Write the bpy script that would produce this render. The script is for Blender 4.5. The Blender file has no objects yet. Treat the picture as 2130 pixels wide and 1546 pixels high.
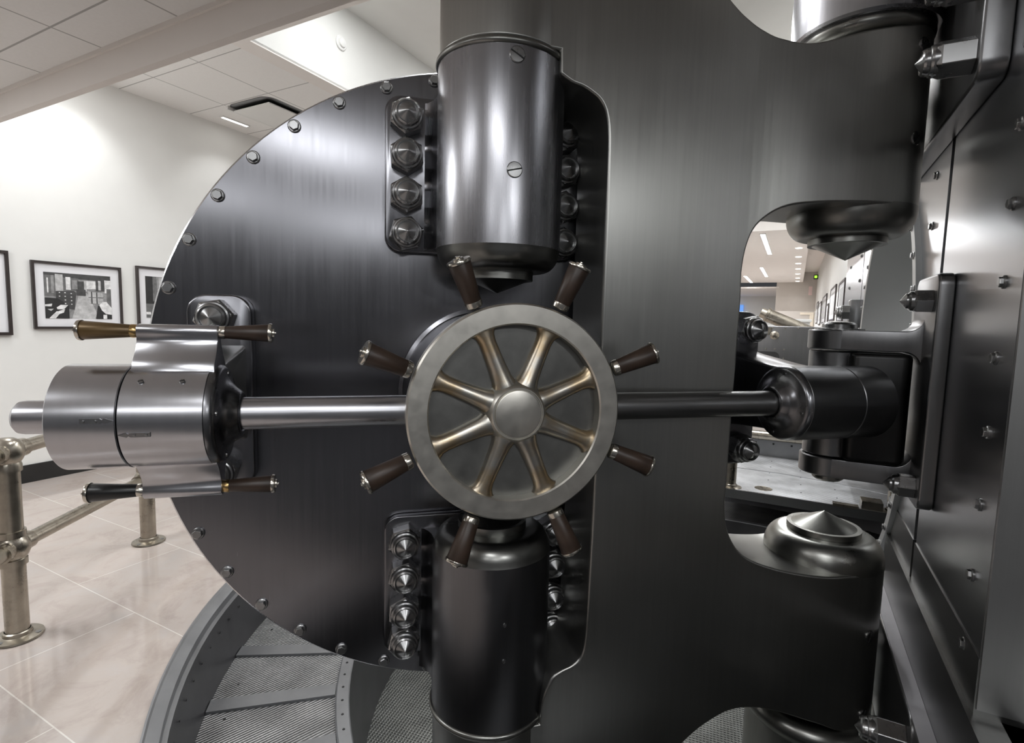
import bpy, bmesh, math, random
from mathutils import Vector, Matrix
random.seed(7)
PI = math.pi
R = math.radians
SC = bpy.context.scene
COL = SC.collection

# ------------------------------------------------------------------ materials
def nt(name):
    m = bpy.data.materials.new(name); m.use_nodes = True
    t = m.node_tree; b = t.nodes['Principled BSDF']
    return m, t, b
def node(t, kind, **kw):
    n = t.nodes.new(kind)
    for k, v in kw.items():
        if k.startswith('i_'): n.inputs[k[2:].replace('_', ' ')].default_value = v
        elif k.startswith('n_'): n.inputs[int(k[2:])].default_value = v
        else: setattr(n, k, v)
    return n
def ramp(t, fac, stops):
    r = t.nodes.new('ShaderNodeValToRGB'); e = r.color_ramp.elements
    e[0].position, e[0].color = stops[0][0], (*stops[0][1], 1)
    e[1].position, e[1].color = stops[-1][0], (*stops[-1][1], 1)
    for p, c in stops[1:-1]:
        x = e.new(p); x.color = (*c, 1)
    t.links.new(fac, r.inputs[0]); return r.outputs[0]

def metal(name, col, rough=.32, scale=(60, 60, 1.2), var=.12, aniso=0., rvar=.08, blotch=.10, bump=0.0, radial=False, world=False):
    """brushed metal: fine streaks stretched along one axis, cloudy handling marks, optional anisotropy"""
    m, t, b = nt(name); L = t.links.new
    tc = node(t, 'ShaderNodeTexCoord'); mp = node(t, 'ShaderNodeMapping'); mp.inputs['Scale'].default_value = scale
    if world:
        gg = node(t, 'ShaderNodeNewGeometry'); L(gg.outputs['Position'], mp.inputs['Vector'])
    else: L(tc.outputs['Object'], mp.inputs['Vector'])
    n1 = node(t, 'ShaderNodeTexNoise', i_Scale=3.0, i_Detail=4.0, i_Roughness=.6); L(mp.outputs[0], n1.inputs['Vector'])
    n2 = node(t, 'ShaderNodeTexNoise', i_Scale=3.2, i_Detail=5.0, i_Roughness=.55); L(tc.outputs['Object'], n2.inputs['Vector'])
    lo = [c * (1 - var) for c in col]; hi = [min(1, c * (1 + var)) for c in col]
    c1 = ramp(t, n1.outputs[0], [(.3, lo), (.7, hi)])
    c2 = ramp(t, n2.outputs[0], [(.3, [1 - blotch] * 3), (.7, [1, 1, 1])])
    mx = node(t, 'ShaderNodeMix', data_type='RGBA', blend_type='MULTIPLY'); mx.inputs[0].default_value = 1
    L(c1, mx.inputs[6]); L(c2, mx.inputs[7]); L(mx.outputs[2], b.inputs['Base Color'])
    a = node(t, 'ShaderNodeMapRange'); a.inputs[1].default_value = .3; a.inputs[2].default_value = .7
    a.inputs[3].default_value = rough - rvar; a.inputs[4].default_value = rough + rvar
    s = node(t, 'ShaderNodeMath', operation='ADD'); hf = node(t, 'ShaderNodeMath', operation='MULTIPLY'); hf.inputs[1].default_value = .5
    L(n1.outputs[0], s.inputs[0]); L(n2.outputs[0], s.inputs[1]); L(s.outputs[0], hf.inputs[0]); L(hf.outputs[0], a.inputs[0])
    L(a.outputs[0], b.inputs['Roughness'])
    b.inputs['Metallic'].default_value = 1
    if aniso:
        b.inputs['Anisotropic'].default_value = aniso
        if radial:
            tg = node(t, 'ShaderNodeTangent', direction_type='RADIAL', axis='Z'); L(tg.outputs[0], b.inputs['Tangent'])
            b.inputs['Anisotropic Rotation'].default_value = .25
        else:
            g = node(t, 'ShaderNodeNewGeometry'); cr = node(t, 'ShaderNodeVectorMath', operation='CROSS_PRODUCT')
            L(g.outputs['Normal'], cr.inputs[0]); cr.inputs[1].default_value = (0.001, 0.002, 1)
            L(cr.outputs[0], b.inputs['Tangent'])
    if bump:
        bp = node(t, 'ShaderNodeBump', i_Strength=bump, i_Distance=.002); L(n1.outputs[0], bp.inputs['Height']); L(bp.outputs[0], b.inputs['Normal'])
    return m
def plain(name, col, rough=.6, metallic=0., noise=.04, nscale=6., coat=0.):
    m, t, b = nt(name); L = t.links.new
    tc = node(t, 'ShaderNodeTexCoord'); n = node(t, 'ShaderNodeTexNoise', i_Scale=nscale, i_Detail=4.0); L(tc.outputs['Object'], n.inputs['Vector'])
    c = ramp(t, n.outputs[0], [(.3, [x * (1 - noise) for x in col]), (.7, [min(1, x * (1 + noise)) for x in col])])
    L(c, b.inputs['Base Color']); b.inputs['Roughness'].default_value = rough; b.inputs['Metallic'].default_value = metallic
    b.inputs['Coat Weight'].default_value = coat
    return m
def emit(name, col, s):
    m, t, b = nt(name); b.inputs['Base Color'].default_value = (*col, 1)
    b.inputs['Emission Color'].default_value = (*col, 1); b.inputs['Emission Strength'].default_value = s
    return m

M = {}
M['door'] = metal('brushed_gunmetal', (.24, .24, .256), .25, aniso=.72, var=.05, blotch=.07, rvar=.03, world=True, scale=(30, 30, .8))
M['door_edge'] = metal('polished_rim', (.62, .62, .63), .25)
M['crane'] = metal('satin_grey_steel', (.41, .41, .39), .34, aniso=.6, var=.04, blotch=.08, rvar=.03, world=True, scale=(30, 30, .8))
M['lug'] = metal('brushed_lug_steel', (.36, .36, .38), .27, aniso=.55, var=.04, blotch=.10, rvar=.03, world=True, scale=(30, 30, .8))
M['cap'] = metal('dark_cap_steel', (.27, .27, .255), .32, scale=(3, 3, 3), var=.05)
M['nut'] = metal('machined_nut_steel', (.42, .42, .42), .30, scale=(4, 4, 4), var=.05, aniso=.6, radial=True)
M['bolt'] = metal('small_bolt_steel', (.34, .34, .34), .3, scale=(8, 8, 8), var=.1)
M['turned'] = metal('turned_steel', (.56, .56, .585), .25, scale=(.6, .6, 14), var=.03, blotch=.06, rvar=.012)
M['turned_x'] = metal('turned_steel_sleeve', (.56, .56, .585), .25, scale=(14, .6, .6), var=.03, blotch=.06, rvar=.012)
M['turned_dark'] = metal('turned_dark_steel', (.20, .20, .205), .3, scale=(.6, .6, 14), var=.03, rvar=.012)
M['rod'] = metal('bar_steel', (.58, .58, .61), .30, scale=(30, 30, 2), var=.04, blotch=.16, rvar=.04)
M['rod_dark'] = metal('bar_steel_dark', (.30, .30, .30), .3, scale=(30, 30, 2), var=.04, rvar=.04)
M['cover'] = metal('dark_polished_cover', (.22, .22, .23), .27, scale=(3, 3, 3), var=.05)
M['wheel'] = metal('satin_nickel', (.72, .695, .635), .36, scale=(8, 8, 8), var=.05, blotch=.08)
M['wheel_back'] = metal('dull_backing_plate', (.22, .22, .21), .45, scale=(5, 5, 5), var=.12, blotch=.2)
M['stainless'] = metal('stainless_panel', (.46, .465, .48), .27, scale=(14, 14, .4), var=.012, rvar=.004, blotch=.03, world=True)
M['stainless_dark'] = metal('dull_base_steel', (.25, .25, .245), .33, scale=(20, 20, 1.0), var=.05, rvar=.02)
M['bracket'] = metal('bracket_steel', (.27, .27, .275), .32, var=.04, rvar=.02, world=True, scale=(20, 20, .8))
M['dark_steel'] = metal('blackened_steel', (.045, .045, .045), .35, scale=(3, 3, 3))
M['dark_patch'] = plain('unseen_dark_floor', (.045, .045, .047), .9, noise=.2, nscale=80)  # for the unseen floor patch that darkens reflections
M['side'] = metal('dull_side_steel', (.34, .34, .335), .4, var=.02, rvar=.01)
M['room_dark'] = plain('unseen_dark_wall', (.13, .13, .135), .6, noise=.05)  # unseen walls, dark tone chosen for the band they reflect in the steel
M['jamb'] = metal('jamb_steel', (.72, .73, .73), .5, scale=(1, 1, 1), var=.02, blotch=.04, rvar=.02)
M['nickel'] = metal('worn_nickel_pipe', (.46, .42, .355), .3, scale=(5, 5, 5), var=.15, blotch=.28)
M['ferrule'] = metal('nickel_ferrule', (.72, .68, .60), .22, scale=(5, 5, 5), var=.08)
M['brass'] = metal('brass_ferrule', (.55, .38, .17), .25, scale=(5, 5, 5), var=.12)
M['gap'] = plain('dark_joint', (.015, .015, .015), .6)
M['grip_brown'] = plain('brown_grip', (.048, .030, .021), .42, noise=.35, nscale=14)
M['grip_bronze'] = plain('worn_bronze_grip', (.15, .095, .04), .35, noise=.4, nscale=9, metallic=.4)
M['grip_black'] = plain('black_grip', (.012, .012, .012), .35, noise=.2)
M['pale_plate'] = plain('pale_painted_strip', (.42, .41, .43), .5, metallic=.3, noise=.06)
M['pit'] = plain('recess_dark', (.03, .03, .03), .7, noise=.4)
M['wall'] = plain('cream_paint', (.80, .80, .775), .7, noise=.01)
M['wall_far'] = plain('taupe_paint', (.56, .52, .48), .7, noise=.02)
M['white'] = plain('white_paint', (.82, .82, .80), .55, noise=.01)
M['ceil'] = plain('ceiling_paint', (.88, .845, .81), .8, noise=.01)
M['fascia'] = plain('beige_fascia_paint', (.84, .79, .75), .7, noise=.01)
M['black'] = plain('black_skirting', (.018, .018, .018), .35, noise=.2)
M['frame'] = plain('dark_wood_frame', (.035, .027, .025), .35, noise=.2, nscale=20)
M['mat'] = plain('white_mount_board', (.80, .80, .82), .8, noise=.005)
M['lamp'] = emit('lit_diffuser', (1, .98, .95), 9)
M['lamp_soft'] = emit('lit_downlight', (1, .97, .92), 5)
for k, g in (('p0', .02), ('p1', .06), ('p2', .14), ('p3', .28), ('p4', .5), ('p5', .75)):
    M[k] = plain('photo_grey_' + k[1], (g, g, g), .6, noise=.25, nscale=30)

# spokes: nickel worn through to brass in long patches
m, t, b = nt('nickel_worn_to_brass'); L = t.links.new
tc = node(t, 'ShaderNodeTexCoord'); n = node(t, 'ShaderNodeTexNoise', i_Scale=7.0, i_Detail=5.0, i_Roughness=.6); L(tc.outputs['Object'], n.inputs['Vector'])
c = ramp(t, n.outputs[0], [(.46, (.56, .54, .49)), (.62, (.52, .41, .27))])
L(c, b.inputs['Base Color']); b.inputs['Metallic'].default_value = 1
rr = node(t, 'ShaderNodeMapRange', n_3=.26, n_4=.40); L(n.outputs[0], rr.inputs[0]); L(rr.outputs[0], b.inputs['Roughness'])
M['spoke'] = m

# ceiling tiles: grid joints at the tile module
def tiles(name, pitch, off, col=(.78, .77, .75), wid=.011):
    m, t, b = nt(name); L = t.links.new
    tc = node(t, 'ShaderNodeTexCoord'); sp = node(t, 'ShaderNodeSeparateXYZ'); L(tc.outputs['Object'], sp.inputs[0])
    outs = []
    for k, i in (('X', 0), ('Y', 1)):
        a = node(t, 'ShaderNodeMath', operation='SUBTRACT'); a.inputs[1].default_value = off[i] - 50 * pitch[i]; L(sp.outputs[k], a.inputs[0])
        d = node(t, 'ShaderNodeMath', operation='DIVIDE'); d.inputs[1].default_value = pitch[i]; L(a.outputs[0], d.inputs[0])
        f = node(t, 'ShaderNodeMath', operation='FRACT'); L(d.outputs[0], f.inputs[0])
        l = node(t, 'ShaderNodeMath', operation='LESS_THAN'); l.inputs[1].default_value = wid / pitch[i]; L(f.outputs[0], l.inputs[0])
        outs.append(l.outputs[0])
    mx = node(t, 'ShaderNodeMath', operation='MAXIMUM'); L(outs[0], mx.inputs[0]); L(outs[1], mx.inputs[1])
    n = node(t, 'ShaderNodeTexNoise', i_Scale=60.0, i_Detail=3.0); L(tc.outputs['Object'], n.inputs['Vector'])
    c = ramp(t, n.outputs[0], [(.3, [x * .97 for x in col]), (.7, col)])
    g = node(t, 'ShaderNodeMix', data_type='RGBA'); L(mx.outputs[0], g.inputs[0]); L(c, g.inputs[6]); g.inputs[7].default_value = (.45, .44, .43, 1)
    L(g.outputs[2], b.inputs['Base Color']); b.inputs['Roughness'].default_value = .85
    bp = node(t, 'ShaderNodeBump', i_Strength=.3, i_Distance=.004, invert=True); L(mx.outputs[0], bp.inputs['Height']); L(bp.outputs[0], b.inputs['Normal'])
    return m
M['tiles_near'] = tiles('ceiling_tiles_low', (.70, .70), (1.41, 3.44), col=(.90, .89, .875))
M['tiles_far'] = tiles('ceiling_tiles_high', (.715, .715), (3.09, 4.875), col=(.90, .89, .87))

# polished stone floor
m, t, b = nt('polished_stone_floor'); L = t.links.new
tc = node(t, 'ShaderNodeTexCoord')
br = node(t, 'ShaderNodeTexBrick', offset=.5, squash=1.0)
br.inputs['Scale'].default_value = 1.0; br.inputs['Brick Width'].default_value = 1.2; br.inputs['Row Height'].default_value = .59
br.inputs['Mortar Size'].default_value = .0028; br.inputs['Mortar Smooth'].default_value = .1; br.inputs['Bias'].default_value = 0
br.inputs['Color1'].default_value = (.53, .475, .445, 1); br.inputs['Color2'].default_value = (.49, .45, .43, 1); br.inputs['Mortar'].default_value = (.70, .69, .66, 1)
mp = node(t, 'ShaderNodeMapping'); mp.inputs['Rotation'].default_value = (0, 0, R(90)); mp.inputs['Location'].default_value = (.02, .295, 0); L(tc.outputs['Object'], mp.inputs['Vector']); L(mp.outputs[0], br.inputs['Vector'])
n = node(t, 'ShaderNodeTexNoise', i_Scale=3.6, i_Detail=12.0, i_Roughness=.72); n.inputs['Distortion'].default_value = .5; L(tc.outputs['Object'], n.inputs['Vector'])
c = ramp(t, n.outputs[0], [(.30, (.74, .66, .62)), (.5, (1.0, .95, .90)), (.68, (1.0, 1.0, 1.0))])
mx = node(t, 'ShaderNodeMix', data_type='RGBA', blend_type='MULTIPLY'); mx.inputs[0].default_value = .75
L(br.outputs['Color'], mx.inputs[6]); L(c, mx.inputs[7]); L(mx.outputs[2], b.inputs['Base Color'])
b.inputs['Roughness'].default_value = .07; b.inputs['Specular IOR Level'].default_value = .65
M['floor'] = m

# ribbed tread plate / checker plate
def ribbed(name, col, pitch, cross=False, rot=0., met=.75):
    m, t, b = nt(name); L = t.links.new
    tc = node(t, 'ShaderNodeTexCoord'); mp = node(t, 'ShaderNodeMapping'); mp.inputs['Rotation'].default_value = (0, 0, rot); L(tc.outputs['Object'], mp.inputs['Vector'])
    ws = []
    for ax in (('X', 'Y') if cross else ('X',)):
        w = node(t, 'ShaderNodeTexWave', wave_type='BANDS', bands_direction=ax, i_Scale=.314 / pitch); L(mp.outputs[0], w.inputs['Vector']); ws.append(w.outputs['Fac'])
    h = ws[0]
    if cross:
        q = node(t, 'ShaderNodeMath', operation='MAXIMUM'); L(ws[0], q.inputs[0]); L(ws[1], q.inputs[1]); h = q.outputs[0]
    n = node(t, 'ShaderNodeTexNoise', i_Scale=4.0, i_Detail=6.0); L(tc.outputs['Object'], n.inputs['Vector'])
    c = ramp(t, n.outputs[0], [(.35, [x * .6 for x in col]), (.65, col)])
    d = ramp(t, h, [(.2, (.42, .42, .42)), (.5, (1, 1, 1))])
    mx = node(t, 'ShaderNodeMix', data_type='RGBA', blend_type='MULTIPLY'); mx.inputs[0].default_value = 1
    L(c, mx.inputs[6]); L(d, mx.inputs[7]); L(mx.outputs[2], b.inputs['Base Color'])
    b.inputs['Metallic'].default_value = met; b.inputs['Roughness'].default_value = .42
    bp = node(t, 'ShaderNodeBump', i_Strength=.6, i_Distance=.004); L(h, bp.inputs['Height']); L(bp.outputs[0], b.inputs['Normal'])
    return m
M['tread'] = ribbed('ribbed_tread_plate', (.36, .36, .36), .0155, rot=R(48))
M['checker'] = ribbed('cross_ribbed_plate', (.17, .175, .165), .02, cross=True, rot=R(20))
M['deck'] = ribbed('ribbed_deck_plate', (.80, .81, .83), .032, met=.25)
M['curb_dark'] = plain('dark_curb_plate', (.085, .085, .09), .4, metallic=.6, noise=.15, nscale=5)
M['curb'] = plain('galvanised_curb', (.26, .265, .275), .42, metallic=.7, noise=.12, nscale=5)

# ------------------------------------------------------------------ mesh helpers
def finish(name, bm, mat, sharp=32, bevel=0, bseg=3):
    bmesh.ops.recalc_face_normals(bm, faces=bm.faces)
    if bevel:
        es = [e for e in bm.edges if len(e.link_faces) == 2 and e.calc_face_angle(0) > R(40)]
        bmesh.ops.bevel(bm, geom=es, offset=bevel, segments=bseg, profile=.5, affect='EDGES', clamp_overlap=True)
        bmesh.ops.recalc_face_normals(bm, faces=bm.faces)
    for f in bm.faces: f.smooth = True
    for e in bm.edges:
        if len(e.link_faces) == 2 and e.calc_face_angle(0) > R(sharp): e.smooth = False
    me = bpy.data.meshes.new(name); bm.to_mesh(me); bm.free()
    for mm in (mat if isinstance(mat, (list, tuple)) else [mat]): me.materials.append(M[mm] if isinstance(mm, str) else mm)
    return me
def box_bm(bm, x0, x1, y0, y1, z0, z1):
    vs = [bm.verts.new((x, y, z)) for z in (z0, z1) for y in (y0, y1) for x in (x0, x1)]
    for f in ((0, 2, 3, 1), (4, 5, 7, 6), (0, 1, 5, 4), (2, 6, 7, 3), (0, 4, 6, 2), (1, 3, 7, 5)): bm.faces.new([vs[i] for i in f])
def box(x0, x1, y0, y1, z0, z1, mat, bevel=0, name='box'):
    bm = bmesh.new(); box_bm(bm, x0, x1, y0, y1, z0, z1); return finish(name, bm, mat, bevel=bevel, bseg=2)
def boxes(lst, mat, name='boxes'):
    bm = bmesh.new()
    for q in lst: box_bm(bm, *q)
    return finish(name, bm, mat)
def lathe_bm(bm, prof, seg=64, a0=0., a1=2 * PI):
    full = abs(a1 - a0 - 2 * PI) < 1e-6
    n = seg if full else seg + 1
    rings = []
    for r, h in prof:
        if r < 1e-6: rings.append([bm.verts.new((0, 0, h))])
        else: rings.append([bm.verts.new((r * math.cos(a0 + (a1 - a0) * i / seg), r * math.sin(a0 + (a1 - a0) * i / seg), h)) for i in range(n)])
    for A_, B_ in zip(rings, rings[1:]):
        for i in range(seg):
            j = (i + 1) % n
            if len(A_) == 1 and len(B_) == 1: continue
            if len(A_) == 1: bm.faces.new((A_[0], B_[j], B_[i]))
            elif len(B_) == 1: bm.faces.new((A_[i], A_[j], B_[0]))
            else: bm.faces.new((A_[i], A_[j], B_[j], B_[i]))
    return rings
def lathe(prof, mat, seg=64, sharp=32, name='lathe'):
    bm = bmesh.new(); lathe_bm(bm, prof, seg); return finish(name, bm, mat, sharp)
def prism_bm(bm, pts, h0, h1, mapf=None):
    f = mapf or (lambda x, y, h: (x, y, h))
    a = [bm.verts.new(f(x, y, h0)) for x, y in pts]; b_ = [bm.verts.new(f(x, y, h1)) for x, y in pts]
    n = len(pts)
    fa = [bm.faces.new(a), bm.faces.new(list(reversed(b_)))]
    for i in range(n): bm.faces.new((a[i], b_[i], b_[(i + 1) % n], a[(i + 1) % n]))
    return fa
def prism(pts, h0, h1, mat, mapf=None, bevel=0, bseg=3, sharp=32, name='prism'):
    bm = bmesh.new(); prism_bm(bm, pts, h0, h1, mapf); return finish(name, bm, mat, sharp, bevel, bseg)
def rrect(x0, x1, y0, y1, r, seg=8):
    out = []
    for cx, cy, a in ((x1 - r, y1 - r, 0), (x0 + r, y1 - r, 90), (x0 + r, y0 + r, 180), (x1 - r, y0 + r, 270)):
        for i in range(seg + 1):
            q = R(a + 90 * i / seg); out.append((cx + r * math.cos(q), cy + r * math.sin(q)))
    return out
def torus_bm(bm, Rr, r, seg=72, sub=14, z=0):
    g = [[bm.verts.new(((Rr + r * math.cos(2 * PI * j / sub)) * math.cos(2 * PI * i / seg), (Rr + r * math.cos(2 * PI * j / sub)) * math.sin(2 * PI * i / seg), z + r * math.sin(2 * PI * j / sub))) for j in range(sub)] for i in range(seg)]
    for i in range(seg):
        for j in range(sub):
            bm.faces.new((g[i][j], g[(i + 1) % seg][j], g[(i + 1) % seg][(j + 1) % sub], g[i][(j + 1) % sub]))
def smooth_poly(keys, n=6):
    """Catmull-Rom through open key list"""
    out = []
    for i in range(len(keys) - 1):
        p0 = keys[max(0, i - 1)]; p1 = keys[i]; p2 = keys[i + 1]; p3 = keys[min(len(keys) - 1, i + 2)]
        for k in range(n):
            t_ = k / n
            out.append(tuple(.5 * ((2 * b_) + (-a_ + c_) * t_ + (2 * a_ - 5 * b_ + 4 * c_ - d_) * t_ * t_ + (-a_ + 3 * b_ - 3 * c_ + d_) * t_ ** 3) for a_, b_, c_, d_ in zip(p0, p1, p2, p3)))
    out.append(keys[-1]); return out

# ------------------------------------------------------------------ things and parts
class Frame:
    def __init__(s, loc, rotz): s.m = Matrix.Translation(Vector(loc)) @ Matrix.Rotation(rotz, 4, 'Z')
ORG = {}
def zrot(axis, up=None):
    a = Vector(axis).normalized(); return a.to_track_quat('Z', 'Y').to_matrix().to_4x4()
def thing(name, label, cat, fr, org=(0, 0, 0), group=None, kind=None):
    o = bpy.data.objects.new(name, None); COL.objects.link(o); o.empty_display_size = .1
    o.matrix_world = fr.m @ Matrix.Translation(Vector(org)); ORG[o.name] = Vector(org)
    o['label'] = label; o['category'] = cat
    if group: o['group'] = group
    if kind: o['kind'] = kind
    return o
def part(name, me, par, loc=(0, 0, 0), axis=None, label=None, spin=0.):
    """loc and axis are given in the frame of the thing"""
    o = bpy.data.objects.new(name, me); COL.objects.link(o); o.parent = par
    mt = Matrix.Translation(Vector(loc) - ORG.get(par.name, Vector((0, 0, 0))))
    if axis is not None: mt = mt @ zrot(axis)
    if spin: mt = mt @ Matrix.Rotation(spin, 4, 'Z')
    o.matrix_local = mt
    if label: o['label'] = label
    return o
def subpart(name, me, par, loc=(0, 0, 0), axis=None, label=None):
    """loc in the local frame of the parent part"""
    o = bpy.data.objects.new(name, me); COL.objects.link(o); o.parent = par
    mt = Matrix.Translation(Vector(loc))
    if axis is not None: mt = mt @ zrot(axis)
    o.matrix_local = mt
    if label: o['label'] = label
    return o
def solo(name, me, fr, label=None, cat=None, loc=(0, 0, 0), axis=None, group=None, kind=None):
    o = bpy.data.objects.new(name, me); COL.objects.link(o)
    mt = fr.m @ Matrix.Translation(Vector(loc))
    if axis is not None: mt = mt @ zrot(axis)
    o.matrix_world = mt
    if label: o['label'] = label
    if cat: o['category'] = cat
    if group: o['group'] = group
    if kind: o['kind'] = kind
    return o

# frames -----------------------------------------------------------
ROOM = Frame((0, 0, 0), R(90 - 27.8))        # x = along the hall, y = towards the picture wall
DOOR = Frame((-.096, 2.0, 0), R(15))         # x = along the door face, y = into the door, z from the floor
CRN = Frame((-.0563, 1.8036, 0), R(12))      # origin on the pivot of the door, x towards the hinge post
DZ = 1.346
LB = 1.355                                    # pivot to hinge post
WV = -.441                                    # vault front plane in ROOM y
BV, BW = 2.4365, -.150                        # hinge axis in ROOM
PV, PW = Vector((1.33, 3.2)).dot(Vector((.46639, .88458))), Vector((1.33, 3.2)).dot(Vector((-.88458, .46639)))

# ------------------------------------------------------------------ fasteners
def hexpts(r, rot=0.): return [(r * math.cos(R(60 * i) + rot), r * math.sin(R(60 * i) + rot)) for i in range(6)]
def hex_mesh(r, h, mat, cham=.12):
    bm = bmesh.new(); rings = []
    for rr_, z in ((r, 0), (r, h * .86), (r * (1 - cham), h)):
        rings.append([bm.verts.new((x, y, z)) for x, y in hexpts(rr_)])
    for A_, B_ in zip(rings, rings[1:]):
        for i in range(6): bm.faces.new((A_[i], A_[(i + 1) % 6], B_[(i + 1) % 6], B_[i]))
    bm.faces.new(list(reversed(rings[0]))); bm.faces.new(rings[-1])
    return finish('hex', bm, mat, sharp=15, bevel=r * .03, bseg=1)
def big_nut_meshes(r, h):
    nut = hex_mesh(r, h, 'nut')
    collar = lathe([(0, h * .5), (r * .84, h * .5), (r * .84, h + .004), (r * .80, h + .010), (r * .72, h + .012), (r * .72, h + .020), (r * .68, h + .026), (r * .60, h + .030), (r * .56, h + .026), (r * .54, h + .024), (r * .52, h + .026), (r * .03, h + .0435), (0, h + .0438)], 'nut', seg=40, sharp=14)
    return nut, collar
NUT = big_nut_meshes(.060, .058)
NUTB = big_nut_meshes(.050, .085)
SM_HEX = hex_mesh(.0165, .016, 'bolt')
SM_HEXP = hex_mesh(.013, .012, 'bolt')
SM_WASHP = lathe([(0, 0), (.0165, 0), (.0165, .003), (.014, .005), (0, .005)], 'bolt', seg=24)
SM_WASH = lathe([(0, 0), (.021, 0), (.021, .004), (.018, .006), (0, .006)], 'bolt', seg=24)
def big_nut(par, loc, axis, meshes=NUT, spin=0.):
    n = part('hex_nut', meshes[0], par, loc, axis, spin=spin)
    subpart('domed_end', meshes[1], n)
def small_bolt(par, loc, axis, name='rim_bolt', spin=0.):
    p_ = name != 'rim_bolt'; n = part(name, SM_HEXP if p_ else SM_HEX, par, loc, axis, spin=spin); subpart('washer', SM_WASHP if p_ else SM_WASH, n)
def slot_screw_mesh(r, mat='bolt'):
    bm = bmesh.new(); lathe_bm(bm, [(r, -.004), (r, .002), (r * .9, .004), (0, .005)], 28)
    return finish('screw', bm, mat)
def slot_mesh(r): return box(-r * .92, r * .92, -r * .08, r * .08, .0035, .0056, 'gap')
SCREW, SLOT = slot_screw_mesh(.0235), slot_mesh(.0235)
SCREW_S, SLOT_S = slot_screw_mesh(.006), slot_mesh(.006)
def screw(par, loc, axis, meshes=(SCREW, SLOT), spin=0., name='slotted_screw'):
    n = part(name, meshes[0], par, loc, axis, spin=spin); subpart('slot', meshes[1], n)

# ================================================================== THE DOOR
door = thing('vault_door', 'huge round gunmetal vault door standing open, bolted rim and two hinge barrels', 'vault door', DOOR, (0, .1, .2))
RD = 1.129
part('door_plate', lathe([(0, 0), (RD - .006, 0), (RD - .006, .05), (0, .05)], 'door', seg=160), door, (0, 0, DZ), (0, 1, 0))
part('door_rim', lathe([(RD - .006, .0), (RD, .006), (RD, .11), (RD - .02, .13), (0, .13)], 'door_edge', seg=160), door, (0, 0, DZ), (0, 1, 0), label='polished thin rim of the door')
part('stepped_plug', lathe([(1.0, .12), (.97, .12), (.95, .26), (.93, .26), (.91, .38), (.89, .38), (.87, .50), (0, .50)], 'door_edge', seg=128), door, (0, 0, DZ), (0, 1, 0))
for k in range(41):
    a = R(100.8 + 8.79 * k if k <= 12 else 100.8 + 8.79 * 12 + (360 - 8.79 * 12) / 29 * (k - 12))
    small_bolt(door, (1.10 * math.cos(a), 0, DZ + 1.10 * math.sin(a)), (0, -1, 0), spin=a + .3)

AS, AO = -.0125, .20                           # pivot axis in the door frame
def hinge_barrel(top):
    """one of the two barrels fixed to the door by bolted flanges"""
    s = 1 if top else -1
    zj = 1.829 if top else .823               # joint with the rounded cap
    ze = 2.40 if top else .258                # bead end
    prof = [(.188, zj), (.2035, zj), (.2035, ze - s * .004), (.19, ze - s * .004)]
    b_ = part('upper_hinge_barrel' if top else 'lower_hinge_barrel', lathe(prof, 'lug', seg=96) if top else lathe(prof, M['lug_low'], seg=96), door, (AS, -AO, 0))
    bm = bmesh.new(); torus_bm(bm, .2005, .0115, 96, 12, ze)
    subpart('bead', finish('bead', bm, 'cap'), b_)
    d = -s                                     # cap runs away from the barrel
    cap = [(.2035, zj)]
    for i in range(1, 13):
        q = R(90 * i / 12); cap.append((.150 + .0515 * math.cos(q), zj + d * .068 * math.sin(q)))
    cap += [(.118, zj + d * .070), (0, zj + d * .070)]
    subpart('rounded_cap', lathe(cap, 'cap', seg=96), b_)
    zc = zj + d * .070
    subpart('cone_point', lathe([(.10, zc - d * .002), (.118, zc - d * .001), (.118, zc + d * .026), (.104, zc + d * .026), (.003, zc + d * .067), (0, zc + d * .068)], 'cap', seg=96, sharp=12), b_)
    # flange plate against the door
    z0, z1 = (1.83, 2.352) if top else (.35, .881)
    pts = rrect(-.374, .332, z0, z1, .055)
    fl = part('barrel_flange', prism(pts, 0, .032, 'door', lambda x, y, h: (x, -h, y), bevel=.005), door, (0, -.001, 0))
    # web with concave fillets joining barrel and flange (plan profile)
    w = [(-.245, .030), (-.232, .036), (-.218, .062), (-.2095, .09), (-.2055, .14), (-.2035, .20), (0, .22), (.1785, .20), (.1805, .14), (.1845, .09), (.193, .062), (.207, .036), (.22, .030), (0, .02)]
    zz = (1.84, 2.335) if top else (.29, .83)
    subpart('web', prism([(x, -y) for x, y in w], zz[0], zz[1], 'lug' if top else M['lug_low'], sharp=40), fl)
    for z in ((2.272, 2.146, 2.017, 1.888) if top else (.795, .667, .537, .420)):
        for x in (-.304, .259):
            big_nut(door, (x, -.032, z), (0, -1, 0), spin=random.uniform(-.3, .3) + PI / 6)
    if top:
        for z in (2.36, 2.04):
            q = R(-91)
            screw(b_, (.2035 * math.cos(q), .2035 * math.sin(q), z), (math.cos(q), math.sin(q), 0), spin=(-.5 if z > 2.2 else .25), name='slotted_screw')
    else:
        for z in (.64, .52):
            q = R(-90)
            screw(b_, (.2035 * math.cos(q), .2035 * math.sin(q), z), (math.cos(q), math.sin(q), 0), (SCREW_S, SLOT_S), spin=.5)
    return b_
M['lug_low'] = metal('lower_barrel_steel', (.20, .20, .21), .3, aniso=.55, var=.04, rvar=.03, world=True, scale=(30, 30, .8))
hinge_barrel(True); hinge_barrel(False)

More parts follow.
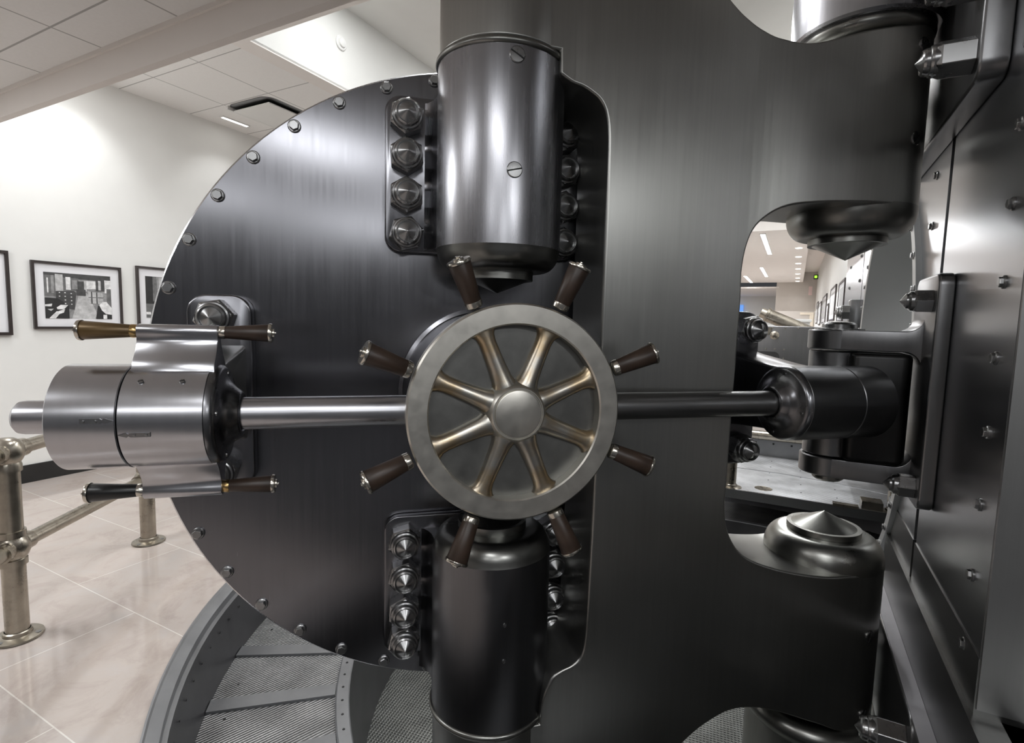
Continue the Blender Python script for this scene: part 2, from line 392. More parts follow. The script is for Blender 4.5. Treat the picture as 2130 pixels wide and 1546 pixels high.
# ================================================================== WHEEL GEARBOX DRUM
WS, WO, WZ = -.0225, .53, 1.341                # wheel centre
drum = thing('gear_drum', 'dark round drum housing fixed on the vault door behind the hand wheel', 'gear housing', DOOR, (WS, -.02, WZ))
part('housing', lathe([(.285, .005), (.303, .005), (.303, .03), (.290, .034), (.288, .045), (.285, .36), (.276, .372), (0, .372)], 'door', seg=120, sharp=25), drum, (WS, 0, WZ), (0, -1, 0))
part('face_ring', lathe([(.225, .372), (.280, .372), (.280, .382), (.225, .382)], 'door', seg=120), drum, (WS, 0, WZ), (0, -1, 0))

# ================================================================== HAND WHEEL
wheel = thing('hand_wheel', 'ship-style nickel hand wheel with eight spokes and eight brown handles', 'hand wheel', DOOR, (WS, -WO, WZ))
def wpart(name, me, **k): return part(name, me, wheel, (WS, -WO, WZ), (0, -1, 0), **k)
# local z points to the camera, 0 = rim face
wpart('backing_disc', lathe([(0, -.040), (.2495, -.040), (.2495, -.046), (0, -.046)], 'wheel_back', seg=96), label='dull grey backing disc')
rim_prof = [(.2495, -.052), (.2495, -.004), (.2535, 0), (.3045, 0), (.3095, -.005), (.3095, -.045), (.303, -.055), (.255, -.055), (.2495, -.052)]
rim = wpart('rim', lathe(rim_prof, 'wheel', seg=144, sharp=30))
def spoke_mesh():
    """tapered convex spoke flaring into hub and rim; along +x"""
    bm = bmesh.new(); rows = []
    st = [(.060, .042, .004), (.078, .0385, .004), (.092, .0335, .002), (.108, .030, -.001), (.14, .0275, -.004), (.18, .0255, -.006), (.215, .0250, -.008), (.232, .028, -.008), (.242, .0345, -.008), (.2505, .046, -.008)]
    for x, hw, top in st:
        row = []
        for i in range(11):
            q = PI * i / 10
            row.append(bm.verts.new((x, -hw * math.cos(q), -.046 + (top + .040) * (math.sin(q) ** .7))))
        rows.append(row)
    for a_, b_ in zip(rows, rows[1:]):
        for i in range(10): bm.faces.new((a_[i], a_[i + 1], b_[i + 1], b_[i]))
    return finish('spoke', bm, 'spoke', sharp=70)
SP = spoke_mesh()
hub = wpart('hub', lathe([(.098, -.046), (.094, -.030), (.086, -.012), (.078, .002), (.074, .006), (.0715, .006), (.070, .003), (.068, .003), (.0665, .008), (.064, .009), (0, .009)], 'wheel', seg=72, sharp=40))
def grip_meshes(l, r0, r1, mat, fer='ferrule'):
    g = lathe([(0, 0), (r0 * .9, 0), (r0, .004), (r1 * .98, l - .004), (r1 * .9, l), (0, l)], mat, seg=32, sharp=50)
    f = lathe([(0, -.016), (r0 * .78, -.016), (r0 * 1.0, -.012), (r0 * 1.06, -.002), (r0 * 1.04, .003), (0, .003)], fer, seg=32, sharp=40)
    e = lathe([(0, l - .002), (r1 * 1.06, l - .002), (r1 * 1.08, l + .002), (r1 * 1.02, l + .006), (r1 * .5, l + .007), (r1 * .48, l + .011), (0, l + .012)], 'ferrule', seg=32, sharp=35)
    k = box(-r1 * .34, r1 * .34, -r1 * .10, r1 * .10, l + .010, l + .016, 'ferrule', bevel=.001)
    return g, f, e, k
GW = grip_meshes(.114, .0235, .0315, 'grip_brown')
def handle(par, loc, axis, gm, frame_part=part, label=None):
    h = frame_part('handle', gm[0], par, loc, axis, label=label) 
    subpart('ferrule', gm[1], h); subpart('end_cap', gm[2], h); subpart('end_screw', gm[3], h)
    return h
TILT = R(11)
for k in range(8):
    a = R(22.5 + 45 * k + .4)
    dx, dz = math.cos(a), math.sin(a)
    # place spoke: local x radial, local z to the camera
    o = bpy.data.objects.new('spoke', SP); COL.objects.link(o); o.parent = wheel
    o.matrix_local = Matrix(((dx, -dz, 0, 0), (0, 0, -1, 0), (dz, dx, 0, 0), (0, 0, 0, 1))) if False else Matrix(((dx, dz, 0, 0), (0, 0, -1, 0), (dz, -dx, 0, 0), (0, 0, 0, 1)))
    ax = (dx * math.cos(TILT), -math.sin(TILT), dz * math.cos(TILT))
    handle(wheel, (WS + dx * .334, -WO + .026 - .008, WZ + dz * .334), ax, GW)

# ================================================================== PRESSURE BAR
BO, BZ = .44, 1.342
bar = thing('pressure_bar', 'long round steel bar running level across the whole vault door', 'steel bar', DOOR, (-1.2, -BO, BZ))
part('rod_end', lathe([(0, -.048), (.030, -.048), (.0385, -.040), (.0405, -.028), (.0405, .07), (0, .07)], 'rod', seg=48), bar, (-1.19, -BO, BZ), (1, 0, 0))
part('pale_rod', lathe([(.0425, 0), (.0425, .53)], 'rod', seg=48), bar, (-.83, -BO, BZ), (1, 0, 0), label='paler half of the bar')
part('dark_rod', lathe([(.0425, 0), (.0425, 1.32)], 'rod_dark', seg=48), bar, (-.30, -BO, BZ), (1, 0, 0), label='darker grey half of the bar')  # same bar, drawn in a darker steel colour

def bearing(left):
    sx = (-1.125, -.985, -.806) if left else (.955, 1.168, 1.305)
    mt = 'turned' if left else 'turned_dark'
    nm = 'bright steel drum on the left end of the bar, with winged sleeve and four handles' if left else 'dull grey steel drum on the right end of the bar beside the hinge post'
    t_ = thing('bearing_drum', nm, 'bearing', DOOR, (sum(sx) / 3, -.06, BZ))
    r = .1285
    ax = (1, 0, 0)
    a0, a1, a2 = sx
    def cyl(x0, x1, rr=r, cap=True):
        l = x1 - x0
        return lathe([(0, 0), (rr - .002, 0), (rr, .002), (rr, l - .002), (rr - .002, l), (0, l)], mt, seg=96, sharp=25)
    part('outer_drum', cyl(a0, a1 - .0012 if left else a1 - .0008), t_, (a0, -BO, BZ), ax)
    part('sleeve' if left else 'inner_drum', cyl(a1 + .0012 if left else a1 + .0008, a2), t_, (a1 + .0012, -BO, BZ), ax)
    # bell shaped cover where the rod enters
    cov = [(.128, 0), (.1265, .012), (.120, .020), (.114, .021), (.100, .024), (.085, .030), (.070, .043), (.058, .058), (.050, .062), (.046, .060), (.043, .055)]
    if left: c_ = part('bell_cover', lathe(cov, 'cover', seg=80, sharp=60), t_, (a2, -BO, BZ), ax)
    else: c_ = part('bell_cover', lathe(cov, 'cover', seg=80, sharp=60), t_, (a0, -BO, BZ), (-1, 0, 0))
    for q in (80, -10, -100, 170):
        subpart('cover_screw', SCREW_S, c_, (.105 * math.cos(R(q)), .105 * math.sin(R(q)), .0215))
    # bolted foot on the door and strut up to the drum
    ps = (-.985, -.795) if left else (.985, 1.155)
    pc = -.895 if left else 1.085
    th = .055
    ft = part('foot_plate', prism(rrect(ps[0], ps[1], 1.02, 1.662, .06), 0, th, 'door', lambda x, y, h: (x, -h, y), bevel=.007), t_, (0, -.001, 0))
    prof = [(.04, 1.19), (.05, 1.19), (.10, 1.205), (.30, 1.225), (BO, BZ - .112), (BO + .02, BZ), (BO, BZ + .112), (.30, 1.465), (.10, 1.49), (.05, 1.50), (.04, 1.50)]
    s0, s1 = (-.965, -.815) if left else (.985, 1.15)
    subpart('strut', prism(prof, s0, s1, 'crane' if left else 'door', lambda x, y, h: (h, -x, y), bevel=.01), ft)
    for z in (1.588, 1.092):
        big_nut(t_, (pc, -th, z), (0, -1, 0), spin=.2)
    if left:
        # winged sleeve: profile in (offset, height), extruded along the bar
        half = [(.0, .229), (.010, .2275), (.0175, .221), (.0195, .212), (.0175, .203), (.0155, .195), (.016, .187), (.020, .178), (.026, .166), (.034, .154), (.043, .143), (.050, .133), (.056, .114)]
        up = [(BO + x, BZ + z) for x, z in half]; dn = [(BO + x, BZ - z + .0145) for x, z in reversed(half)]
        pts = up + dn + [(2 * BO - x, z) for x, z in reversed(dn[:-1])] + [(2 * BO - x, z) for x, z in reversed(up[1:])]
        part('winged_sleeve', prism(pts, -.978, -.797, 'turned_x', lambda x, y, h: (h, -x, y), bevel=.0025, bseg=2, sharp=40), t_, (0, 0, 0))
        hz = (1.553, 1.149)
        gl = grip_meshes(.108, .0158, .0235, 'grip_bronze', 'brass'); gr = grip_meshes(.108, .0158, .0235, 'grip_brown', 'ferrule')
        gb = grip_meshes(.108, .0158, .0235, 'grip_black', 'ferrule'); gd = grip_meshes(.108, .0158, .0235, 'grip_brown', 'brass')
        handle(t_, (-.990, -BO, hz[0]), (-1, 0, 0), gl, label='worn bronze-coloured handle')
        handle(t_, (-.785, -BO, hz[0]), (1, 0, 0), gr, label='dark brown handle')
        handle(t_, (-.990, -BO, hz[1]), (-1, 0, 0), gb, label='black handle')
        handle(t_, (-.785, -BO, hz[1]), (1, 0, 0), gd, label='dark brown handle')
        # two arrow shaped index plates facing each other across the joint
        def arrow(sgn):
            pts = [(0, 0), (.052, 0)]
            pts = [(0, -.0055), (.040, -.0055), (.044, -.0025), (.048, -.006), (.066, 0), (.048, .006), (.044, .0025), (.040, .0055), (0, .0055)]
            pts = [(x * sgn, y) for x, y in pts]
            return prism(pts, .0, .0022, 'bracket', bevel=0)
        for xx, z, sg in ((a1 - .069, 1.352, 1), (a1 + .069, 1.318, -1)):
            dz_ = z - BZ; ang = math.asin(dz_ / r)
            # ride on the drum surface, normal pointing to the room
            o = bpy.data.objects.new('index_arrow', arrow(sg)); COL.objects.link(o); o.parent = t_
            nrm = Vector((0, -math.cos(ang), math.sin(ang))); xa = Vector((1, 0, 0)); ya = nrm.cross(xa)
            p = Vector((xx, -BO, BZ)) + nrm * (r + .0002) - ORG[t_.name]
            o.matrix_local = Matrix(((xa.x, ya.x, nrm.x, p.x), (xa.y, ya.y, nrm.y, p.y), (xa.z, ya.z, nrm.z, p.z), (0, 0, 0, 1)))
            for q in (.008, .032): subpart('arrow_screw', lathe([(0, .0018), (.0032, .0018), (.0028, .0040), (0, .0045)], 'bolt', seg=14), o, (q * sg, 0, 0))
        for xx in (-.945, -.858):
            q = R(47); screw(t_, (xx, -BO - r * math.cos(q) * 1.0, BZ + r * math.sin(q)), (0, -math.cos(q), math.sin(q)), (SCREW_S, SLOT_S), spin=.4)
        # faint paper label on the sleeve
        q = math.asin((1.333 - BZ) / r)
    return t_
bearing(True); bearing(False)

# ================================================================== THE CRANE HINGE
crane = thing('crane_hinge', 'massive flat grey steel crane carrying the vault door on its hinge post', 'door crane', CRN, (.55, 0, -.1))
def smoothstep(a, b_, x):
    t_ = max(0, min(1, (x - a) / (b_ - a))); return t_ * t_ * (3 - 2 * t_)
HW = .152; RA, RB = .199, .212
def halfw(s):
    """half thickness of the crane at distance s from the door pivot"""
    v = HW
    if s < 0: return math.sqrt(max(0, RA * RA - s * s))
    if s > LB: return math.sqrt(max(0, RB * RB - (s - LB) ** 2))
    cA = math.sqrt(max(0, RA * RA - s * s)); v = HW
    if cA > v: v = cA
    w_ = HW + (RB - HW) * smoothstep(LB - .55, LB - .02, s)
    return max(v, w_)
out = []
N = 26
front, back = [], []
ss = [-RA * math.cos(PI / 2 * i / 14) for i in range(15)] + [RA * math.sin(PI / 2 * i / 6) * .60 for i in range(1, 7)] + [.2 + (LB - .2) * i / 30 for i in range(0, 31)] + [LB + RB * math.sin(PI / 2 * i / 18) for i in range(1, 19)]
for s in ss: front.append((s, -halfw(s)))
plan = front + [(s, -y) for s, y in reversed(front[1:-1])]
outline = [(-.30, 2.84), (-.30, 2.412), (.15, 2.412)]
outline += smooth_poly([(.152, 2.345), (.19, 2.326), (.225, 2.317), (.255, 2.303), (.284, 2.282), (.304, 2.245), (.3145, 2.18), (.3165, 2.05)], 5)
outline += smooth_poly([(.3165, 1.6), (.314, 1.1), (.306, .66), (.302, .53), (.290, .470), (.262, .443), (.225, .428), (.19, .405), (.165, .36), (.152, .31)], 5)
outline += [(.15, .246), (-.30, .246), (-.30, -.16), (.44, -.16)]
outline += smooth_poly([(.47, -.12), (.60, .005), (.708, .106), (.791, .161), (.895, .200), (1.025, .192), (1.20, .137), (1.36, .085), (1.70, .085)], 5)
outline += [(1.70, .705)]
outline += smooth_poly([(1.30, .705), (1.186, .705), (1.022, .732), (.901, .777), (.838, .843), (.807, .931), (.803, 1.069), (.808, 1.404), (.813, 1.664), (.812, 1.807), (.836, 1.911), (.885, 1.969), (.960, 2.008), (1.07, 2.024), (1.22, 2.030), (1.36, 2.030)], 5)
outline += [(1.70, 2.030), (1.70, 2.628)]
outline += smooth_poly([(1.40, 2.628), (1.202, 2.587), (1.019, 2.536), (.903, 2.541), (.838, 2.559), (.783, 2.584), (.722, 2.625), (.60, 2.73), (.49, 2.84)], 5)
def temp(me): 
    o = bpy.data.objects.new('tmp', me); COL.objects.link(o); return o
A_ = temp(prism(plan, -.2, 2.9, 'crane', name='plan'))
B_ = temp(prism(outline, -.5, .5, 'crane', lambda x, y, h: (x, h, y), name='outl'))
md = A_.modifiers.new('i', 'BOOLEAN'); md.operation = 'INTERSECT'; md.solver = 'EXACT'; md.object = B_
dg = bpy.context.evaluated_depsgraph_get(); me = bpy.data.meshes.new_from_object(A_.evaluated_get(dg))
bpy.data.objects.remove(A_); bpy.data.objects.remove(B_)
bm = bmesh.new(); bm.from_mesh(me)
bmesh.ops.remove_doubles(bm, verts=bm.verts, dist=.0006)
bmesh.ops.dissolve_limit(bm, angle_limit=R(1.0), verts=bm.verts, edges=bm.edges)
me = finish('crane_body', bm, 'crane', sharp=33)
cb = part('crane_body', me, crane)
md = cb.modifiers.new('bevel', 'BEVEL'); md.width = .008; md.segments = 4; md.limit_method = 'ANGLE'; md.angle_limit = R(50); md.use_clamp_overlap = False; md.harden_normals = False
md = cb.modifiers.new('wn', 'WEIGHTED_NORMAL'); md.keep_sharp = False; md.weight = 60

def post_cap(name, zj, d):
    cap = [(.0, zj - d * .01), (.2135, zj - d * .01), (.2135, zj)]
    for i in range(1, 13):
        q = R(90 * i / 12); cap.append((.155 + .0585 * math.cos(q), zj + d * .088 * math.sin(q)))
    cap += [(.12, zj + d * .090)]
    p = part(name, lathe(cap, 'cap' if d < 0 else M['cap_light'], seg=96), crane, (LB, 0, 0))
    zc = zj + d * .088
    subpart('cone_point', lathe([(.12, zc), (.132, zc + d * .002), (.132, zc + d * .024), (.116, zc + d * .024), (.003, zc + d * .0785), (0, zc + d * .080)], 'cap' if d < 0 else M['cap_light'], seg=96, sharp=12), p)
M['cap_light'] = metal('pale_cap_steel', (.40, .40, .375), .31, scale=(3, 3, 3), var=.06, blotch=.2)
post_cap('upper_cap', 2.030, -1)
post_cap('lower_cap', .705, 1)
for z, rz in ((2.255, .9), (2.56, .4), (.46, 1.2), (.145, 1.0)):
    q = R(-90 + 13)
    screw(crane, (LB + RB * math.cos(q), RB * math.sin(q), z), (math.cos(q), math.sin(q), 0), spin=rz)

# ================================================================== VAULT FRONT
vault = thing('vault_front', 'tall stainless steel vault front with bolted panels around the round opening', 'vault front', ROOM, (3.6, WV - .2, 0))
VS, VE = 1.60, 6.75                             # near corner, far end
OV, OZ, OR = 3.67, 1.37, 1.0
VTOP = 3.84
def ring_panel(v0, v1, z0, z1, cv, cz, r, seg=96, depth=.02):
    """rectangular plate with a round hole, with a little thickness"""
    bm = bmesh.new(); inn, outp = [], []
    for i in range(seg):
        a = 2 * PI * i / seg; c_, s_ = math.cos(a), math.sin(a)
        inn.append((cv + r * c_, cz + r * s_))
        k = min(((v1 - cv) / c_ if c_ > 1e-9 else (v0 - cv) / c_ if c_ < -1e-9 else 1e9), ((z1 - cz) / s_ if s_ > 1e-9 else (z0 - cz) / s_ if s_ < -1e-9 else 1e9))
        outp.append((cv + k * c_, cz + k * s_))
    for cx, cz_ in ((v0, z0), (v0, z1), (v1, z0), (v1, z1)):
        i = min(range(seg), key=lambda i: (outp[i][0] - cx) ** 2 + (outp[i][1] - cz_) ** 2); outp[i] = (cx, cz_)
    g = [[bm.verts.new((x, y, z)) for x, z in P] for y in (0, -depth) for P in (inn, outp)]
    for i in range(seg):
        j = (i + 1) % seg
        if 270 <= 360 * (i + .5) / seg < 335: continue
        bm.faces.new((g[0][i], g[0][j], g[1][j], g[1][i])); bm.faces.new((g[2][i], g[3][i], g[3][j], g[2][j]))
        bm.faces.new((g[0][i], g[2][i], g[2][j], g[0][j])); bm.faces.new((g[1][i], g[1][j], g[3][j], g[3][i]))
    return finish('ring_panel', bm, 'stainless')
GAPV = 2.318 + .075
part('near_panel', box(VS, GAPV - .022, -.02, 0, .70, VTOP, 'stainless', name='near_panel'), vault, (0, WV, 0))
part('opening_panel', ring_panel(GAPV + .022, 5.05, .05, VTOP, OV, OZ, OR), vault, (0, WV, 0))
part('far_panel', box(5.09, VE, -.02, 0, .75, VTOP, 'stainless'), vault, (0, WV, 0))
part('joint_strip', box(GAPV - .03, GAPV + .03, -.06, -.014, .05, VTOP, 'gap'), vault, (0, WV, 0))
part('side_panel', box(-.012, .0, -3.0, -.001, .70, VTOP, 'side'), vault, (VS, WV, 0), label='plain dull grey side face')
part('vault_body', boxes([(VS, 2.55, -3.0, -.75, -.9, VTOP - .002), (2.55, VE, -3.0, -2.8, -.9, VTOP - .002), (2.55, VE, -2.8, -.75, 3.0, VTOP - .002), (VS, OV - OR - .12, -.75, -.021, -.9, VTOP - .002), (OV + OR + .12, VE, -.75, -.021, .95, VTOP - .002), (OV - OR - .12, OV + OR + .12, -.75, -.021, OZ + OR + .1, VTOP - .002)], 'bracket'), vault, (0, WV, 0))
jp = [(OR + .05, .0), (OR + .05, .022), (OR + .012, .026), (OR, .02), (OR - .12, -.73)]
bm = bmesh.new(); lathe_bm(bm, jp, 110, R(-85), R(205))
part('door_jamb', finish('door_jamb', bm, 'jamb', 25), vault, (OV, WV, OZ), (0, 1, 0))
for i in range(40):
    a = R(9 * i + 4)
    if 268 < 9 * i + 4 < 337: continue
    small_bolt(vault, (OV + (OR + .028) * math.cos(a), WV + .023, OZ + (OR + .028) * math.sin(a)), (0, 1, 0), name='jamb_bolt', spin=a)
k_ = 0
for z in [1.914 - .0 + .1855 * i for i in range(-6, 6)]:
    small_bolt(vault, (2.318 - .60, WV, z - 0.005), (0, 1, 0), name='panel_bolt', spin=z)
for z in [2.385 - .19 * i for i in range(-3, 7) if i not in (3, 4, 5)]:
    small_bolt(vault, (2.318 + .30, WV, z), (0, 1, 0), name='panel_bolt', spin=z * 3)
for z in [2.6 - .2 * i for i in range(0, 9)]:
    small_bolt(vault, (5.25, WV, z), (0, 1, 0), name='panel_bolt', spin=z * 3); small_bolt(vault, (6.2, WV, z), (0, 1, 0), name='panel_bolt', spin=z * 2)
part('latch_block', box(4.88, 5.02, 0, .085, 1.56, 1.83, 'bracket', bevel=.01), vault, (0, WV, 0))
big_nut(vault, (4.86, WV + .085, 1.73), (0, 1, 0))
# stepped base
def lbase(t0, z0, z1, v_end, mat, off):
    return boxes([(VS - t0, v_end, -.015, t0, z0, z1), (VS - t0, VS, -3.0, -.015, z0, z1)], mat)
part('base_panel', boxes([(VS - .006, GAPV - .015, -.012, .003, .60, .825), (VS - .006, VS, -3.0, -.012, .60, .825), (GAPV + .015, 3.0, -.012, .003, .60, .825)], 'stainless_dark'), vault, (0, WV, 0))
part('base_ledge', boxes([(VS - .45, 2.90, -.1, .016, .10, .682), (VS - .45, VS, -3.0, -.05, .10, .682)], 'stainless_dark'), vault, (0, WV, 0))
part('lower_base', boxes([(VS - .45, 2.90, -.1, .058, -.9, .450)], 'bracket'), vault, (0, WV, 0))
part('kick_strip', boxes([(VS - .3, 2.86, .0165, .060, .450, .456)], 'pale_plate'), vault, (0, WV, 0), label='pale strip along the base')

# ------------------------------------------------------------------ hinge brackets on the vault front
LBF = Frame(CRN.m @ Vector((LB, 0, 0)), R(90 - 27.8))      # hinge axis, room directions
T0 = WV - BW                                                # wall plane seen from the hinge axis (negative)
def flange(v0, v1, z0, z1, t_, mat='bracket', r=.05): return prism(rrect(v0, v1, z0, z1, r), T0, T0 + t_, mat, lambda x, y, h: (x, h, y), bevel=.008)
def capsule(r, vlen, n=20):
    pts = [(r * math.cos(R(180 * i / n)), r * math.sin(R(180 * i / n))) for i in range(n + 1)]
    return pts + [(-r, -vlen), (r, -vlen)]
for up in (True, False):
    zb, zt = (2.655, 3.05) if up else (-.40, .045)
    lab = 'upper vault hinge barrel and bracket bolted high on the steel vault front' if up else 'lower vault hinge barrel and bracket bolted near the base of the vault front'
    t_ = thing('hinge_bracket', lab, 'hinge bracket', LBF, (0, -.1, zb))
    brl = part('barrel', lathe([(0, zb), (.232, zb), (.240, zb + .008), (.240, zt - .008), (.232, zt), (0, zt)], M['lug'] if up else 'crane', seg=96), t_)
    bm = bmesh.new()
    if up: torus_bm(bm, .185, .034, 96, 16, zb - .012)
    else: torus_bm(bm, .212, .046, 96, 16, zt + .006)
    subpart('collar', finish('collar', bm, 'cap'), brl)
    part('arm', prism([(-.20, 0), (.20, 0), (.24, T0 + .03), (.24, T0), (-.24, T0), (-.24, T0 + .03)], zb + .02, zt - .02, 'bracket', bevel=.008), t_)
    z0, z1 = (2.262, 3.15) if up else (-.45, .452)
    vrel0 = 2.318 - .468 - BV; vrel1 = 2.318 + .75 - BV
    part('flange', flange(vrel0, vrel1, z0, z1, .066), t_)
    if not up: part('pipe_boss', lathe([(.034, 0), (.036, 0), (.036, .13), (.034, .13)], 'rod', seg=32), t_, (2.318 - .405 - BV, T0 + .0, .355), (0, 1, 0))
    zs = (2.345, 2.535) if up else (.355, .16)
    for z in zs:
        big_nut(t_, (2.318 - .405 - BV, T0 + .066, z), (0, 1, 0), NUTB, spin=.5)
        big_nut(t_, (2.318 + .60 - BV, T0 + .066, z), (0, 1, 0), NUTB, spin=.3)
mid = thing('hinge_bracket', 'forked middle bracket with two arms round the hinge post between the cone points', 'hinge bracket', LBF, (0, -.1, 1.1))
v0, v1 = 2.318 - .150 - BV, 2.318 + .20 - BV
part('flange', flange(v0, v1, 1.0, 1.79, .045, r=.04), mid)
def arc(cx, cy, r, a0, a1, n=6): return [(cx + r * math.cos(R(a0 + (a1 - a0) * i / n)), cy + r * math.sin(R(a0 + (a1 - a0) * i / n))) for i in range(n + 1)]
F0 = T0 + .044; rf = .05
cprof2 = [(T0 + .01, 1.02), (F0, 1.02)] + [(F0, 1.035)] + [(0, 1.035), (0, 1.108)] + arc(F0 + rf, 1.108 + rf, rf, 270, 180) + arc(F0 + rf, 1.522 - rf, rf, 180, 90) + [(0, 1.522), (0, 1.597)] + arc(F0 + rf, 1.597 + rf, rf, 270, 180) + [(F0, 1.75), (T0 + .01, 1.75)]
part('fork', prism(cprof2, -.105, .105, 'bracket', lambda x, y, h: (h, x, y), bevel=.004, sharp=40), mid)
for nm_, za, zb in (('upper_arm_end', 1.522, 1.597), ('lower_arm_end', 1.035, 1.108)):
    part(nm_, lathe([(0, za), (.101, za), (.105, za + .004), (.105, zb - .004), (.101, zb), (0, zb)], 'bracket', seg=64, sharp=25), mid)
part('pin_top', lathe([(0, 1.594), (.085, 1.594), (.085, 1.602), (.06, 1.604), (.06, 1.618), (.052, 1.626), (0, 1.632)], 'nut', seg=40, sharp=25), mid)
part('pin_foot', lathe([(0, 1.036), (.055, 1.036), (.055, 1.012), (.045, 1.004), (0, 1.004)], 'cap', seg=40, sharp=25), mid)
for z in (1.70, 1.075): big_nut(mid, (2.318 - .075 - BV, T0 + .045, z if z > 1.2 else 1.065), (0, 1, 0), (hex_mesh(.041, .052, 'nut'), lathe([(0, .03), (.034, .03), (.034, .060), (.028, .066), (.026, .066), (.026, .072), (.001, .0893), (0, .090)], 'nut', seg=32, sharp=25)))
part('knuckle', lathe([(0, 1.112), (.094, 1.112), (.097, 1.116), (.097, 1.512), (.094, 1.516), (0, 1.516)], 'bracket', seg=64), mid)
part('dark_block', prism(rrect(-.135, .085, -.225, -.03, .035), 1.112, 1.516, 'dark_steel', bevel=.018), mid, label='black block between the two arms')

# ================================================================== ROOM
def S(name, me, loc=(0, 0, 0)): return solo(name, me, ROOM, kind='structure', loc=loc)
# floor with the round pit cut out: sectors of rings and a big outer sheet
def floor_mesh():
    bm = bmesh.new(); seg = 96; Rp = 3.0
    ring, outer = [], []
    V0, V1, W0, W1 = -6.0, 30.0, -5.0, 6.2
    for i in range(seg):
        a = 2 * PI * i / seg; c_, s_ = math.cos(a), math.sin(a)
        k = min((V1 - PV) / c_ if c_ > 1e-9 else (V0 - PV) / c_ if c_ < -1e-9 else 1e9, (W1 - PW) / s_ if s_ > 1e-9 else (W0 - PW) / s_ if s_ < -1e-9 else 1e9)
        ring.append((PV + Rp * c_, PW + Rp * s_)); outer.append([PV + k * c_, PW + k * s_])
    for x, y in ((V0, W0), (V0, W1), (V1, W0), (V1, W1)):
        i = min(range(seg), key=lambda i: (outer[i][0] - x) ** 2 + (outer[i][1] - y) ** 2); outer[i] = [x, y]
    a = [bm.verts.new((x, y, 0)) for x, y in ring]; b_ = [bm.verts.new((x, y, 0)) for x, y in outer]
    c_ = [bm.verts.new((x, y, -.05)) for x, y in ring]
    for i in range(seg):
        j = (i + 1) % seg; bm.faces.new((a[i], a[j], b_[j], b_[i])); bm.faces.new((a[i], c_[i], c_[j], a[j]))
    return finish('floor', bm, 'floor')
S('floor', floor_mesh())
S('floor_dark_added', box(-6, .55, -5, .40, .0, .008, 'dark_patch'))  # unseen dark patch added behind the camera to darken the steel's reflections
# pit
PIT = Frame(ROOM.m @ Vector((PV, PW, 0)), 0)
pit = thing('swing_pit', 'round sunken pit ringed by a grey metal curb with ribbed steel treads', 'pit', PIT, (0, 0, -.9))
cprof = [(3.004, -.02), (3.004, .012), (2.996, .012), (2.990, .004), (2.952, -.006), (2.944, -.012), (2.944, -.05), (2.925, -.055)]
part('outer_curb', lathe(cprof, 'curb', seg=160, sharp=25), pit)
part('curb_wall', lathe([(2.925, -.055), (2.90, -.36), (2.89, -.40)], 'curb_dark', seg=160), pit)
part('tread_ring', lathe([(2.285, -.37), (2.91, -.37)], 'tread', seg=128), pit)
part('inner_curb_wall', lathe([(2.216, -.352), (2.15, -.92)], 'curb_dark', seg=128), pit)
part('inner_curb', lathe([(2.285, -.40), (2.285, -.352), (2.278, -.346), (2.222, -.346), (2.216, -.352)], 'curb', seg=128, sharp=25), pit)
part('pit_floor', lathe([(0, -.90), (2.2, -.90)], 'checker', seg=96), pit)
def bar_mesh():
    bm = bmesh.new(); box_bm(bm, 2.288, 2.895, -.045, .045, -.370, -.356); return finish('bar', bm, 'curb')
BARM = bar_mesh()
for k, ang in enumerate((-148, -157, -166, -175, 176, 167)):
    o = bpy.data.objects.new('tread_bar', BARM); COL.objects.link(o); o.parent = pit
    o.matrix_local = Matrix.Translation((0, 0, .9)) @ Matrix.Rotation(R(ang), 4, 'Z')
RIV = lathe([(0, 0), (.007, 0), (.005, .003), (0, .003)], 'gap', seg=10)
for k in range(26):                              # rivets on curb wall and inner curb, shown near the camera
    ang = R(-145 - 2.6 * k)
    if k < 26: part('curb_rivet', RIV, pit, (2.915 * math.cos(ang), 2.915 * math.sin(ang), -.12), (-math.cos(ang), -math.sin(ang), 0))
    part('curb_rivet', RIV, pit, (2.250 * math.cos(ang), 2.250 * math.sin(ang), -.346), (0, 0, 1))
    if k % 2 == 0: part('curb_rivet', RIV, pit, (2.80 * math.cos(ang + .03), 2.80 * math.sin(ang + .03), -.37), (0, 0, 1))

# walls
S('wall_left', box(-6, 30, 6.2, 6.35, 0, 3.84, 'wall'))
S('baseboard_left', box(-6, 30, 6.185, 6.2, 0, .165, 'black'))
S('wall_behind', box(-6.1, -6, -5, 6.2, 0, 3.05, 'room_dark'))
S('wall_right_near', box(-6, VE, -5.1, -5, 0, 3.84, 'room_dark'))
S('wall_right', boxes([(VE + .005, 8.35, -.75, -.55, 1.0, 3.9), (8.35, 23, -.75, -.55, 0, 3.9)], 'white'))
S('wall_right_inner', boxes([(2.56, 8.4, -2.85, -2.80, 0, 3.0), (8.36, 8.40, -2.8, -.75, 0, 3.0)], 'white'))
